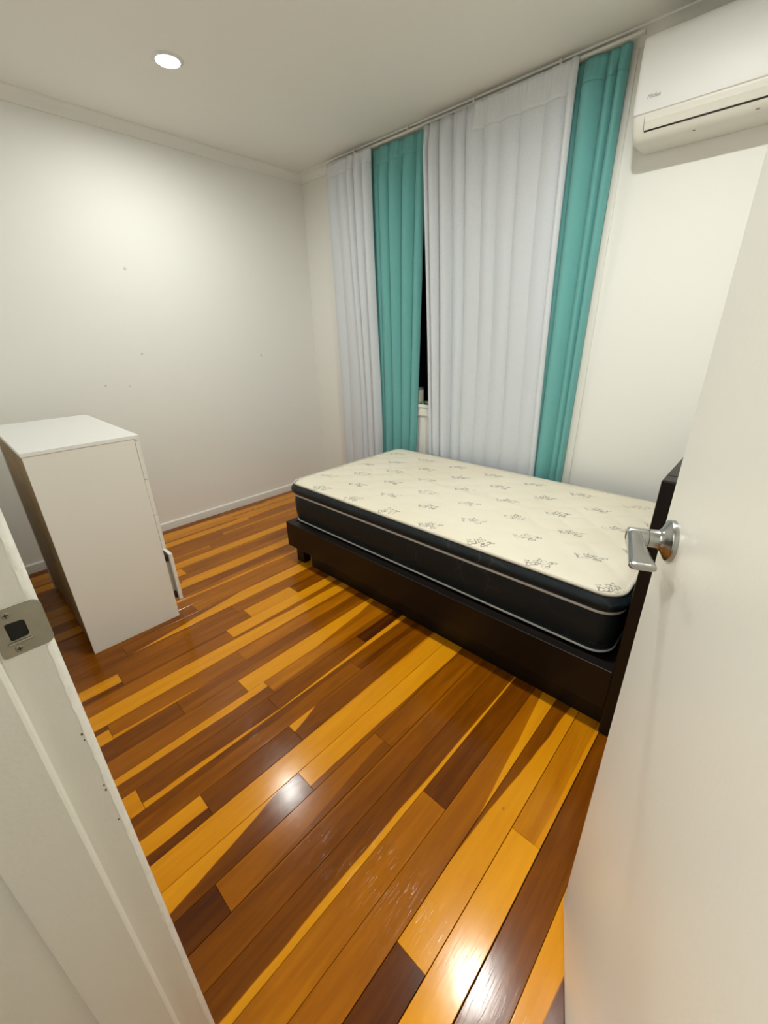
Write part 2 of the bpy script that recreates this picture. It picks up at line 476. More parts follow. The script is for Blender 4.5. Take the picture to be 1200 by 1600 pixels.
def rrect(x0, x1, y0, y1, rad, z, nc=10, ns=14):
    """points of a rounded rectangle, counter-clockwise, always the same count"""
    pts = []
    cs = [((x1-rad, y0+rad), -90), ((x1-rad, y1-rad), 0), ((x0+rad, y1-rad), 90), ((x0+rad, y0+rad), 180)]
    for i, ((cx, cy), a0) in enumerate(cs):
        arc = [(cx + rad*math.cos(math.radians(a0+90*k/nc)), cy + rad*math.sin(math.radians(a0+90*k/nc))) for k in range(nc+1)]
        pts += arc
        (nx, ny), na = cs[(i+1) % 4]
        q0 = arc[-1]; q1 = (nx + rad*math.cos(math.radians(na)), ny + rad*math.sin(math.radians(na)))
        for k in range(1, ns):
            t = k/ns
            pts.append((q0[0]+(q1[0]-q0[0])*t, q0[1]+(q1[1]-q0[1])*t))
    return [(p[0], p[1], z) for p in pts]

def tube(path, rad, n=8, closed=True):
    P = [Vector(p) for p in path]
    loops = []
    for i, p in enumerate(P):
        a = P[(i-1) % len(P)] if closed or i > 0 else P[i]
        b = P[(i+1) % len(P)] if closed or i < len(P)-1 else P[i]
        t = (b-a).normalized()
        side = t.cross(Vector((0, 0, 1)))
        if side.length < 1e-4:
            side = Vector((1, 0, 0))
        side.normalize(); up = side.cross(t)
        loops.append([p + (side*math.cos(2*math.pi*k/n) + up*math.sin(2*math.pi*k/n))*rad for k in range(n)])
    if closed:
        loops.append(loops[0])
    bm = loft(loops, True, not closed, not closed)
    bmesh.ops.remove_doubles(bm, verts=bm.verts, dist=1e-5)
    return bm

# ================================================================== THE ROOM
# ---- floor: dark bed with every hardwood board on it
PITCH_B = 0.08427
X_SEAM0 = -0.166
BT = 0.019
floor = struct(obj('floor', box(XL-0.02, XR+0.02, -0.14, YB+0.02, -0.06, -BT-0.001), 'sub'), 'polished two-tone hardwood board floor')
# rows from right to left: (y_start, y_end, tone, streak side, width at start, width at end, streak tone)
Y_A, Y_Z = -0.135, YB-0.002
ROWS = {
 -2: [(0.0, 2.4, .10, 'R', .9, -1.0, .85)],
 -1: [(0.0, 2.4, .74, None, 0, 0, 0)],
 0: [(0.0, .765, .06, None, 0, 0, 0), (.765, 2.4, .36, 'R', .2, .0, .2)],
 1: [(0.0, .363, .90, None, 0, 0, 0), (.363, 1.42, .13, 'L', -.20, .78, .70), (1.42, 2.4, .6, None, 0, 0, 0)],
 2: [(0.0, 1.35, .52, 'R', -.95, .70, .10), (1.35, 2.4, .7, None, 0, 0, 0)],
 3: [(0.0, .677, .46, None, 0, 0, 0), (.677, 1.9, .80, None, 0, 0, 0)],
 4: [(0.0, 1.5, .74, 'R', .30, .04, .08), (1.5, 2.4, .5, None, 0, 0, 0)],
 5: [(0.0, 1.7, .68, 'L', .0, .25, .55)],
 6: [(0.0, .127, .91, None, 0, 0, 0), (.127, .72, .52, 'R', .0, .45, .68), (.72, 2.0, .62, None, 0, 0, 0)],
 7: [(0.0, .45, .77, 'L', 1.05, -.12, .10), (.45, 1.8, .10, 'R', .25, -.05, .65)],
 8: [(0.0, 1.5, .13, 'L', .0, .15, .35), (1.5, 2.4, .7, None, 0, 0, 0)],
 9: [(0.0, .203, .10, 'R', .45, .27, .80), (.203, .532, .75, None, 0, 0, 0), (.532, 1.5, .70, 'L', .48, -3.2, .10)],
 10: [(0.0, .90, .60, 'L', .35, .25, .74), (.90, 2.0, .66, 'R', .3, .2, .8)],
 11: [(0.0, .073, .18, None, 0, 0, 0), (.073, .55, .72, 'R', .26, .06, .12), (.55, 1.03, .70, 'R', .03, .22, .08), (1.03, 2.0, .95, 'R', .28, .34, .06)],
 12: [(0.0, .585, .66, 'L', .36, .42, .12), (.585, 1.5, .42, 'R', .2, .5, .62)],
 13: [(0.0, .517, .58, None, 0, 0, 0), (.517, 1.45, .10, 'R', -.55, .92, .50)],
 14: [(0.0, .30, .74, None, 0, 0, 0), (.30, 1.6, .66, 'R', .4, .2, .56)],
 15: [(0.0, .084, .15, 'L', .25, .3, .8), (.084, .60, .54, 'R', .22, -.1, .18), (.60, 1.6, .46, 'L', .1, .4, .6)],
 16: [(0.0, 1.3, .10, 'L', -.1, .30, .55), (1.3, 2.4, .55, None, 0, 0, 0)],
 17: [(0.0, .64, .52, 'L', .15, .2, .68), (.64, 1.6, .10, 'R', .10, .35, .55)],
 18: [(0.0, .193, .12, 'R', .30, .24, .78), (.193, .78, .60, None, 0, 0, 0), (.78, 1.065, .16, None, 0, 0, 0), (1.065, 2.0, .64, 'L', .3, .3, .72)],
 19: [(0.0, .75, .58, 'L', .2, .1, .68), (.75, 2.0, .56, None, 0, 0, 0)],
 20: [(0.0, .26, .62, None, 0, 0, 0), (.26, 1.02, .10, 'L', 1.0, -.25, .60), (1.02, 2.2, .12, 'L', .0, .1, .4)],
 21: [(0.0, .62, .62, None, 0, 0, 0), (.62, 2.2, .46, 'R', .1, .3, .56)],
 22: [(0.0, .50, .60, None, 0, 0, 0), (.50, 2.0, .47, 'L', .24, .20, .16)],
 23: [(0.0, .6, .5, None, 0, 0, 0), (.6, 2.2, .62, 'R', .4, .1, .46)],
 24: [(0.0, 1.7, .15, 'R', .20, .30, .58)],
 25: [(0.0, .68, .5, None, 0, 0, 0), (.68, 2.2, .50, 'R', .22, .18, .16)],
 26: [(0.0, .74, .16, None, 0, 0, 0), (.74, 2.2, .55, 'L', .1, .2, .42)],
 27: [(0.0, 1.9, .15, 'R', .05, .15, .5)],
 28: [(0.0, 1.0, .46, 'L', .2, .2, .3), (1.0, 2.2, .5, None, 0, 0, 0)],
 29: [(0.0, 1.35, .52, None, 0, 0, 0), (1.35, 2.2, .46, None, 0, 0, 0)],
 30: [(0.0, 1.15, .55, None, 0, 0, 0), (1.15, 2.2, .50, 'R', .3, .2, .3)],
 31: [(0.0, 1.42, .15, 'R', .05, .2, .45), (1.42, 2.2, .55, 'L', .4, .1, .2)],
 32: [(0.0, 1.35, .30, 'R', .15, .2, .58), (1.35, 2.2, .28, 'L', .2, .1, .5)],
 33: [(0.0, 1.7, .20, 'L', .12, .25, .55), (1.7, 2.3, .25, None, 0, 0, 0)],
 34: [(0.0, 1.3, .68, None, 0, 0, 0), (1.3, 2.3, .60, None, 0, 0, 0)],
}
def board(x0, x1, y0, y1, tone, side, a, b, tone2):
    cx, cy = (x0+x1)/2, (y0+y1)/2
    hx, hy = (x1-x0)/2-0.00045, (y1-y0)/2-0.0003
    bv = 0.0009
    bm = bmesh.new()
    top = [bm.verts.new((sx*(hx-bv), sy*(hy-bv*.6), 0)) for sx, sy in ((-1, -1), (1, -1), (1, 1), (-1, 1))]
    mid = [bm.verts.new((sx*hx, sy*hy, -bv)) for sx, sy in ((-1, -1), (1, -1), (1, 1), (-1, 1))]
    low = [bm.verts.new((sx*hx, sy*hy, -BT)) for sx, sy in ((-1, -1), (1, -1), (1, 1), (-1, 1))]
    bm.faces.new(top); bm.faces.new(low[::-1])
    for A, B in ((mid, top), (low, mid)):
        for i in range(4):
            j = (i+1) % 4
            bm.faces.new((A[i], A[j], B[j], B[i]))
    o = obj('floorboard', bm, 'wood', floor)
    o.location = (cx, cy, random.uniform(-0.0004, 0.0))
    o['tone'] = float(tone); o['tone2'] = float(tone2)
    o['streak_side'] = {'L': -1.0, 'R': 1.0, None: 1.0}[side]
    o['streak_a'] = float(a) if side else -1.0
    o['streak_b'] = float(b) if side else -1.0
    o['half_length'] = float(hy)
    return o
SEAM_GAP = {0: 0.0020, 1: 0.0010, 2: 0.0008, 6: 0.0006, 8: 0.0004}     # shrinkage gaps near the doorway
k = -8
while True:
    x1 = X_SEAM0 - PITCH_B*k; x0 = x1 - PITCH_B
    if x1 < XL + 0.01:
        break
    if x0 < XR:
        x1c, x0c = min(x1, XR-0.001) - SEAM_GAP.get(k, 0.0), max(x0, XL+0.001)
        segs = list(ROWS.get(k, [(0.0, random.uniform(.5, 1.8), random.choice((.1, .5, .65, .75)), None, 0, 0, 0)]))
        y_end = segs[-1][1]
        segs[0] = (Y_A,) + tuple(segs[0][1:])
        if segs[-1][1] >= 1.95:
            segs[-1] = (segs[-1][0], Y_Z) + tuple(segs[-1][2:])
        else:
            segs.append((y_end, Y_Z, random.choice((.12, .45, .6, .72)), None, 0, 0, 0))
        for (a, b, t, sd, wa, wb, t2) in segs:
            board(x0c, x1c, a, b, t, sd, wa, wb, t2)
    k += 1

# ---- walls
struct(obj('wall_left', box(XL-0.12, XL, -0.13, YB+0.12, -0.06, ZC+0.05), 'wall'))
struct(obj('wall_right', box(XR, XR+0.12, -0.13, YB+0.12, -0.06, ZC+0.05), 'wall2'))
WX0, WX1, WZ0, WZ1 = -2.44, -0.87, 0.835, 2.12      # window opening
bm = bmesh.new()
add_box(bm, XL, WX0, YB, YB+0.12, -0.06, ZC+0.05)
add_box(bm, WX1, XR, YB, YB+0.12, -0.06, ZC+0.05)
add_box(bm, WX0, WX1, YB, YB+0.12, -0.06, WZ0)
add_box(bm, WX0, WX1, YB, YB+0.12, WZ1, ZC+0.05)
struct(obj('wall_back', bm, 'wall2'))
bm = bmesh.new()
DZ = 2.06
add_box(bm, XL, JX-0.02, -0.13, WF, -0.06, ZC+0.05)
add_box(bm, HX+0.02, XR, -0.13, WF, -0.06, ZC+0.05)
add_box(bm, JX-0.02, HX+0.02, -0.13, WF, DZ+0.02, ZC+0.05)
struct(obj('wall_front', bm, 'wall2'))
struct(obj('ceiling', box(XL-0.02, XR+0.02, -0.13, YB+0.02, ZC, ZC+0.08), 'ceil'))

# ---- cornices (small scotia), one run for each wall in view
def scotia(sz):
    pts = [(0, 0), (0, -sz)]
    for i in range(7):
        a = math.radians(90*i/6)
        pts.append((sz - sz*0.86*math.cos(a) , -sz + sz*0.86*math.sin(a)))
    pts.append((sz, 0))
    return pts
CS = 0.052
prof = [(XL+u, ZC+v) for u, v in scotia(CS)]
struct(obj('trim_1', prism(prof, 'Y', WF, YB), 'trim', smooth_angle=40), 'painted cornice along the left wall')
prof = [(YB-u, ZC+v) for u, v in scotia(CS)]
struct(obj('trim_2', prism(prof, 'X', XL, XR), 'trim', smooth_angle=40), 'painted cornice above the curtains')
# ---- baseboards
BH, BTK = 0.057, 0.013
def base_prof(s, off):
    return [(off, 0.0005), (off+s*BTK, 0.0005), (off+s*BTK, BH-0.006), (off+s*(BTK-0.004), BH), (off, BH)]
struct(obj('baseboard_left', prism(base_prof(1, XL), 'Y', WF, YB-BTK), 'trim'))
struct(obj('baseboard_back', prism(base_prof(-1, YB), 'X', XL, XR), 'trim'))
struct(obj('baseboard_front', prism(base_prof(1, WF), 'X', XL+BTK, JX-0.092), 'trim'))

# ---- window: frame, sashes, night-black panes, sill and architraves
win = struct(empty('window_1'), 'dark night-time window behind the curtains')
GY = YB+0.075
bm = bmesh.new()
for (a, b, c, e) in ((WX0, WX0+0.035, WZ0, WZ1), (WX1-0.035, WX1, WZ0, WZ1), (WX0, WX1, WZ1-0.035, WZ1), (WX0, WX1, WZ0-0.004, WZ0+0.012)):
    add_box(bm, a, b, GY-0.03, GY+0.03, c, e, 0.003)
obj('window_frame', bm, 'frame', win)
obj('mullion', box(-1.50, -1.46, GY-0.025, GY+0.025, WZ0, WZ1-0.03, 0.003), 'frame', win)
obj('pane', box(WX0+0.03, -1.50, GY-0.003, GY+0.003, WZ0+0.01, WZ1-0.03), 'glass', win)
obj('pane', box(-1.46, WX1-0.03, GY-0.003, GY+0.003, WZ0+0.01, WZ1-0.03), 'glass', win)
obj('window_sill', box(WX0-0.05, WX1+0.05, YB-0.022, GY-0.02, WZ0-0.022, WZ0, 0.004), 'trim', win)
obj('apron', box(WX0-0.02, WX1+0.02, YB-0.014, YB, WZ0-0.082, WZ0-0.022, 0.003), 'trim', win)
obj('architrave', box(WX1, WX1+0.085, YB-0.014, YB, 0.06, ZC-CS-0.002, 0.003), 'trim', win)
obj('architrave', box(WX0-0.085, WX0, YB-0.014, YB, WZ0-0.082, ZC-CS-0.002, 0.003), 'trim', win)
obj('architrave', box(WX0, WX1, YB-0.014, YB, WZ1, WZ1+0.085, 0.003), 'trim', win)

# ---- door frame: rebated latch jamb with stop, seen close up on the left
trim3 = struct(empty('trim_3'), 'white painted door jamb with a rebate and stop')
STP = -0.032
bev = 0.0075
jp = [(JX-0.02, YF), (JX-bev*.8, YF), (JX, YF-bev), (JX, STP+0.002), (JX+0.011, STP), (JX+0.013, STP-0.003), (JX+0.013, -0.101), (JX+0.010, -0.105), (JX, -0.105), (JX, -0.188), (JX-0.02, -0.188)]
def strip(profile, z0, z1, idx, nz=1, jitter=0.0):
    bm = bmesh.new()
    rows = []
    for i in range(nz+1):
        z = z0+(z1-z0)*i/nz
        rows.append([bm.verts.new((profile[j][0]+random.uniform(-jitter, jitter), profile[j][1]+random.uniform(-jitter, jitter), z)) for j in idx])
    for A, B in zip(rows[:-1], rows[1:]):
        for i in range(len(idx)-1):
            bm.faces.new((A[i], A[i+1], B[i+1], B[i]))
    return bm
obj('jamb', prism(jp, 'Z', 0.0, DZ+0.02), 'jamb', trim3)
# hand-painted worn arris along the room-side edge
bm = bmesh.new(); rows = []
NZ = 170
rj = random.Random(3)
for i in range(NZ+1):
    z = 0.0+DZ*i/NZ
    wv = rj.uniform(-0.0006, 0.0006)
    rows.append([bm.verts.new(p) for p in ((JX-bev*.8-0.002, YF+0.0006, z), (JX-bev*.72+wv*.3, YF+0.0008, z), (JX-bev*.25+0.0009+wv, YF-bev*.45, z), (JX+0.0009+wv*.5, YF-bev*1.0+wv, z), (JX-0.0003, YF-bev*1.25+wv*1.5, z))])
for A, B in zip(rows[:-1], rows[1:]):
    for i in range(4):
        bm.faces.new((A[i], A[i+1], B[i+1], B[i]))
obj('painted_arris', bm, 'jamb_edge', trim3, smooth_angle=50)
for (z, s) in ((0.868, .0016), (0.858, .0011), (0.775, .0013), (0.766, .0016), (0.705, .0012)):
    bm = bmesh.new()
    add_box(bm, JX-0.0012, JX+0.0012, YF-bev*1.25-s, YF-bev*1.25+s*.3, z-s, z+s, 0.0006, 1)
    obj('paint_chip', bm, 'chip', trim3)
obj('head', box(JX-0.02, HX+0.02, -0.188, YF, DZ, DZ+0.02), 'jamb', trim3)
obj('jamb', box(HX, HX+0.02, -0.188, YF-0.004, 0.0, DZ+0.02), 'jamb', trim3)
# room-side architraves lie flat against the wall face
obj('architrave', box(JX-0.09, JX-0.022, WF, YF-0.0005, 0.0, DZ+0.06, 0.003), 'trim', trim3)
obj('architrave', box(HX+0.026, HX+0.09, WF, YF-0.0005, 0.0, DZ+0.06, 0.003), 'trim', trim3)
# strike plate
def plate():
    y0, y1, z0, z1, rc = STP+0.004, YF+0.0015, 1.0055, 1.060, 0.0075
    outer = []
    for (cy, cz, a0) in ((y1-rc, z0+rc, -90), (y1-rc, z1-rc, 0)):
        for i in range(7):
            a = math.radians(a0+90*i/6); outer.append((cy+rc*math.cos(a), cz+rc*math.sin(a)))
    for (cy, cz, a0) in ((y0+.004, z1-.004, 90), (y0+.004, z0+.004, 180)):
        for i in range(7):
            a = math.radians(a0+90*i/6); outer.append((cy+.004*math.cos(a), cz+.004*math.sin(a)))
    n = len(outer)
    hy, hz = -0.0105, 1.0335
    hole = []
    for i, (y, z) in enumerate(outer):
        a = math.atan2(z-hz, y-hy)
        # D-shaped opening: round at the back, flat towards the room
        rad = 0.0115
        c, s = math.cos(a), math.sin(a)
        if c > 0:
            rad = min(0.0088/max(c, 1e-3), 0.0118)
        hole.append((hy+rad*c, hz+rad*s))
    x0, x1 = JX+0.0002, JX+0.0022
    L0 = [(x0, y, z) for y, z in outer]; L1 = [(x1, y, z) for y, z in outer]
    L2 = [(x1, y, z) for y, z in hole]; L3 = [(x0-0.0, y, z) for y, z in hole]
    return loft([L0, L1, L2, L3]), hole
pbm, hole = plate()
sp_ = obj('strike_plate', pbm, 'steel', trim3)
sp_['label'] = 'dull steel strike plate with latch hole'
obj('latch_hole', loft([[(JX+0.0006, y, z) for y, z in hole], [(JX+0.0003, y, z) for y, z in hole]], True, True, True), 'black', sp_)
obj('lip', box(JX+0.0012, JX+0.0042, -0.021, 0.000, 1.0185, 1.0215, 0.0012), 'steel', sp_)
for z in (1.0535, 1.0125):
    s = obj('screw', lathe((JX+0.0018, -0.0135, z), (1, 0, 0), (0, 1, 0), [(0, .0038), (.0009, .0038), (.0014, .0026)], 18), 'steel', sp_)
    bmx = bmesh.new()
    add_box(bmx, JX+0.0030, JX+0.0034, -0.0135-.0022, -0.0135+.0022, z-.0005, z+.0005)
    add_box(bmx, JX+0.0030, JX+0.0034, -0.0135-.0005, -0.0135+.0005, z-.0022, z+.0022)
    t_ = obj('screw_slot', bmx, 'black', sp_)

# ---- hall behind the camera: it only sends light back through the doorway
struct(obj('floor_hall', box(-1.5, 1.4, -1.35, -0.141, -0.06, -0.001), 'hall_floor'))
bm = bmesh.new()
add_box(bm, -1.6, 1.5, -1.45, -1.35, -0.06, ZC+0.05)
add_box(bm, -1.6, -1.5, -1.35, -0.131, -0.06, ZC+0.05)
add_box(bm, 1.4, 1.5, -1.35, -0.131, -0.06, ZC+0.05)
struct(obj('wall_hall', bm, 'wall2'))
struct(obj('ceiling_hall', box(-1.5, 1.4, -1.35, -0.13, ZC, ZC+0.08), 'ceil'))

# ---- door leaf, open into the room
ua = math.radians(-22.06)
U = Vector((math.sin(ua), math.cos(ua), 0))            # hinge -> latch edge
NRM = Vector((-U.y, U.x, 0))                           # face towards the camera
EDGE = Vector((-0.077, 0.692, 0.0))                    # latch edge on the near face
DW, DT, DZ0, DZ1 = 0.762, 0.036, 0.008, 2.04
def door_pt(a, n, z):
    """a: distance from the latch edge back to the hinge, n: out of the near face"""
    p = EDGE - U*a + NRM*n
    return Vector((p.x, p.y, z))
door = struct(empty('door_1'), 'plain white flush door standing open')
bm = box(0, DW, -DT, 0, DZ0, DZ1, 0.0015, 1)
for v in bm.verts:
    v.co = door_pt(v.co.x, v.co.y, v.co.z)
obj('door_leaf', bm, 'door', door)
# lever set
HA, HZ = 0.0485, 1.031
hroot = empty('door_handle'); hroot.parent = door
hroot['label'] = 'brushed metal lever handle on a round rose'
obj('rose', lathe(door_pt(HA, 0, HZ), NRM, (0, 0, 1), [(0, .0295), (.0050, .0295), (.0068, .0288), (.0072, .0270), (.009, .0245), (.0115, .0195), (.014, .0160), (.0165, .0140), (.0185, .0132), (.030, .0130)], 56), 'chrome', hroot, 30)
obj('neck', lathe(door_pt(HA, .0305, HZ), NRM, (0, 0, 1), [(0, .0118), (.0012, .0118), (.0014, .0132), (.0225, .0132), (.0245, .0128), (.0258, .0115)], 48), 'chrome', hroot, 30)
obj('lock_button', lathe(door_pt(HA, .0560, HZ), NRM, (0, 0, 1), [(0, .0062), (.0012, .0062), (.0016, .0054)], 28), 'dark', hroot, 30)
# lever: narrow waist at the neck, flaring to a wide flat paddle towards the hinge
loops = []
for (a, n0, n1, h) in ((-.0135, .046, .053, .006), (-.011, .042, .0560, .0095), (-.003, .040, .0572, .0120), (.008, .0395, .0580, .0120), (.018, .0395, .0588, .0108), (.032, .0390, .0600, .0088), (.048, .0382, .0618, .0072), (.064, .0372, .0635, .0062), (.078, .0360, .0650, .0056), (.088, .0352, .0660, .0053), (.093, .0355, .0655, .0046), (.0955, .0375, .0635, .0030)):
    lp = []
    nc, hn = (n0+n1)/2, (n1-n0)/2
    for i in range(24):
        t = 2*math.pi*i/24
        cs, sn = math.cos(t), math.sin(t)
        e = 0.55
        lp.append(door_pt(HA+a, nc+hn*math.copysign(abs(cs)**e, cs), HZ+h*math.copysign(abs(sn)**e, sn)))
    loops.append(lp)
obj('lever', loft(loops, True, True, True), 'chrome', hroot, 40)
for hz in (0.25, 1.80):
    obj('hinge', lathe(door_pt(DW+0.004, -DT-0.004, hz), (0, 0, 1), (1, 0, 0), [(0, .006), (.09, .006)], 14), 'steel', door)

# ================================================================== LIGHTS
def downlight(x, y, label, lamp):
    t = thing('downlight', label, 'downlight', 'recessed ceiling downlights')
    obj('bezel', lathe((x, y, ZC), (0, 0, -1), (1, 0, 0), [(0, .066), (.0020, .063), (.0070, .052), (.0080, .0495), (.0075, .0485), (.0012, .0480)], 48, False, False), 'ac', t, 30)
    obj('diffuser', lathe((x, y, ZC), (0, 0, -1), (1, 0, 0), [(.0010, .0479), (.0022, .0476), (.0028, .042), (.0031, .030), (.0032, .0005)], 40, True, True), lamp, t, 60)
    return t
downlight(-2.325, 1.143, 'glowing round downlight in the ceiling, above the chest', 'lamp0')
downlight(-0.485, 1.215, 'round downlight outside the frame that glares on the nearest floorboards', 'lamp1')
t = thing('hall_fill_light', 'unseen round fill light added in the hall behind the doorway', 'ceiling light')  # unseen lamp, added to brighten the door and jamb
HLX, HLY = -0.72, -0.80
obj('base', lathe((HLX, HLY, ZC), (0, 0, -1), (1, 0, 0), [(0, .165), (.018, .165), (.022, .160)], 48), 'ac', t, 30)
obj('diffuser', lathe((HLX, HLY, ZC-.0225), (0, 0, -1), (1, 0, 0), [(0, .155), (.025, .150), (.045, .120), (.058, .07), (.062, .0005)], 40, True, True), 'hall_fill', t, 60)

# ================================================================== BED FRAME
RY, RZT, RZB = 1.249, 0.270, 0.113
BX0, BX1, BYB = -2.013, -0.172, 2.300
bed = thing('bed_frame', 'low espresso-dark wooden bed frame with a tall headboard', 'bed frame')
obj('side_rail', box(BX0, BX1, RY, RY+0.042, RZB, RZT, 0.002), 'bed', bed)
obj('side_rail', box(BX0, BX1, BYB-0.042, BYB, RZB, RZT, 0.002), 'bed', bed)
obj('foot_rail', box(BX0, BX0+0.042, RY+0.0425, BYB-0.0425, RZB, RZT, 0.002), 'bed', bed)
for y in (RY+0.035, BYB-0.085):
    obj('leg', box(-1.985, -1.915, y, y+0.05, 0.0, RZB-0.0005, 0.002), 'bed', bed)
obj('leg', box(-1.10, -1.05, 1.78, 1.83, 0.0, RZB+0.02, 0.002), 'bed', bed)
obj('shade_panel', box(-1.850, BX1-0.001, RY+0.0435, RY+0.058, 0.0, RZT-0.0365, 0.001, 1), 'bed', bed)  # added dark panel standing in for the black shade under the bed
obj('center_rail', box(BX0+0.043, BX1-0.001, 1.785, 1.825, RZB+0.0205, RZT-0.036, 0.002), 'bed', bed)
HBX = -0.120
hb = obj('headboard', box(BX1, HBX, RY+0.0555, BYB-0.0555, 0.16, 0.938, 0.004), 'bed', bed)
for y0 in (RY, BYB-0.055):
    obj('headboard_post', box(BX1, HBX, y0, y0+0.055, 0.0, 0.938, 0.005), 'bed', bed)
for i in range(12):
    x = BX0+0.10+i*0.150
    obj('slat', box(x, x+0.06, RY+0.043, BYB-0.043, RZT-0.035, RZT-0.018, 0.002), 'slat', bed)
obj('deck', box(BX0+0.043, BX1-0.001, RY+0.043, BYB-0.043, RZT-0.0175, RZT-0.006), 'bed', bed)

# ================================================================== MATTRESS
MX0, MX1, MY0, MY1 = -2.030, -0.182, 1.2825, 2.308
MZ0, MZM, MZT = RZT+0.0005, 0.4414, 0.509
mat_t = thing('mattress', 'bare mattress with cream flower-print top and black sides', 'mattress')
def mloop(inset, z, rad=0.085):
    return rrect(MX0+inset, MX1-inset, MY0+inset, MY1-inset, max(rad-inset*0.6, 0.02), z, 12, 46)
H_ = MZM-MZ0
loops = [mloop(0.045, MZ0), mloop(0.030, MZ0+.002), mloop(0.024, MZ0+.008)]
for i in range(1, 9):
    t = i/9
    loops.append(mloop(0.024-0.007*math.sin(math.pi*t)-0.005*t, MZ0+.008+(H_-.012)*t))
loops.append(mloop(0.020, MZM-.003)); loops.append(mloop(0.030, MZM))
bm = loft(loops, True, True, False)
obj('border', bm, 'navy', mat_t, 60)
loops = [mloop(0.030, MZM-.002), mloop(0.018, MZM+.004)]
for i in range(1, 9):
    t = i/9
    loops.append(mloop(0.017-0.017*math.sin(math.pi*t)+0.004*t, MZM+.004+(MZT-MZM-.006)*t))
loops.append(mloop(0.024, MZT)); loops.append(mloop(0.034, MZT+.002))
obj('pillow_top_border', loft(loops, True, False, False), 'navy', mat_t, 60)
obj('piping', tube(mloop(0.024, MZ0+0.007), 0.0050, 8), 'piping', mat_t, 60)
obj('piping', tube(mloop(0.019, MZM), 0.0062, 8), 'piping', mat_t, 60)
obj('edge_piping', tube(mloop(0.0215, MZT+.001), 0.0058, 8), 'edge_piping', mat_t, 60)
# quilted top panel: concentric loops
NL = 46
loops = []
half_w = (MY1-MY0)/2
for i in range(NL+1):
    t = i/NL
    ins = 0.026 + (half_w-0.026-0.012)*t
    rad = max(0.085-ins*0.35, 0.010)
    lp = []
    for (x, y, z) in rrect(MX0+ins, MX1-ins, MY0+ins, MY1-ins, rad, 0, 12, 46):
        dome = 0.012*(1-math.exp(-(ins-0.026)/0.035))
        q1 = abs(math.sin(math.pi*(x+y*1.0)/0.17)); q2 = abs(math.sin(math.pi*(x-y*1.0)/0.17))
        puff = (q1*q2)**0.5*0.0060*min(1, (ins-0.026)/0.02)
        lp.append((x, y, MZT+0.001+dome+puff))
    loops.append(lp)
obj('top_panel', loft(loops, True, False, True), 'ticking', mat_t, 70)

# ================================================================== CHEST OF DRAWERS
CXR, CXL, CY0, CY1, CZ = -1.976, -2.775, 0.164, 0.540, 0.931
ch = thing('chest_of_drawers', 'white chest of drawers with a brown hardboard back', 'chest')
PT = 0.016
obj('side_panel', box(CXR-PT, CXR, CY0, CY1, 0.0, CZ-PT, 0.0008, 1), 'chest', ch)
obj('side_panel', box(CXL, CXL+PT, CY0, CY1, 0.0, CZ-PT, 0.0008, 1), 'chest', ch)
obj('top_panel', box(CXL-0.004, CXR+0.004, CY0-0.004, CY1+0.020, CZ-PT+0.0005, CZ, 0.001, 1), 'chest_top', ch)
obj('back_panel', box(CXL+PT+.0005, CXR-PT-.0005, CY0+0.004, CY0+0.008, 0.03, CZ-PT-0.0005), 'hardboard', ch)
obj('plinth', box(CXL+PT+.0005, CXR-PT-.0005, CY1-0.03, CY1-0.014, 0.0, 0.06), 'chest', ch)
nd = 4
z_lo, z_hi = 0.385, CZ-PT-0.008
dh = (z_hi-z_lo)/(nd-1)
for i in range(nd):
    z0 = z_lo+dh*(i-1); z1 = z0+dh-0.003
    ext = 0.020 if i == 0 else (0.0005, 0.0, 0.0008)[i-1]
    if i == 0:
        z0, z1 = 0.085, 0.345
    y0 = CY1+0.0005+ext
    dr = empty('drawer'); dr.parent = ch
    if i == 0:
        dr['label'] = 'bottom drawer left slightly open'
    obj('drawer_front', box(CXL+0.002, CXR+0.0005, y0, y0+0.016, z0, z1, 0.001, 1), 'chest', dr)
    bm = bmesh.new()
    add_box(bm, CXL+0.032, CXL+0.044, CY0+0.03+ext, y0-0.0003, z0+0.03, z1-0.05)
    add_box(bm, CXR-0.044, CXR-0.032, CY0+0.03+ext, y0-0.0003, z0+0.03, z1-0.05)
    add_box(bm, CXL+0.045, CXR-0.045, CY0+0.03+ext, CY0+0.042+ext, z0+0.03, z1-0.05)
    add_box(bm, CXL+0.045, CXR-0.045, CY0+0.043+ext, y0-0.0003, z0+0.03, z0+0.036)
    obj('drawer_box', bm, 'chest', dr)
    if i == 0:
        for zz in (z0+0.006, z1-0.042):
            obj('slide', box(CXR-0.031, CXR-0.018, CY0+0.06, y0-0.0004, zz, zz+0.035, 0.001, 1), 'slide', dr)

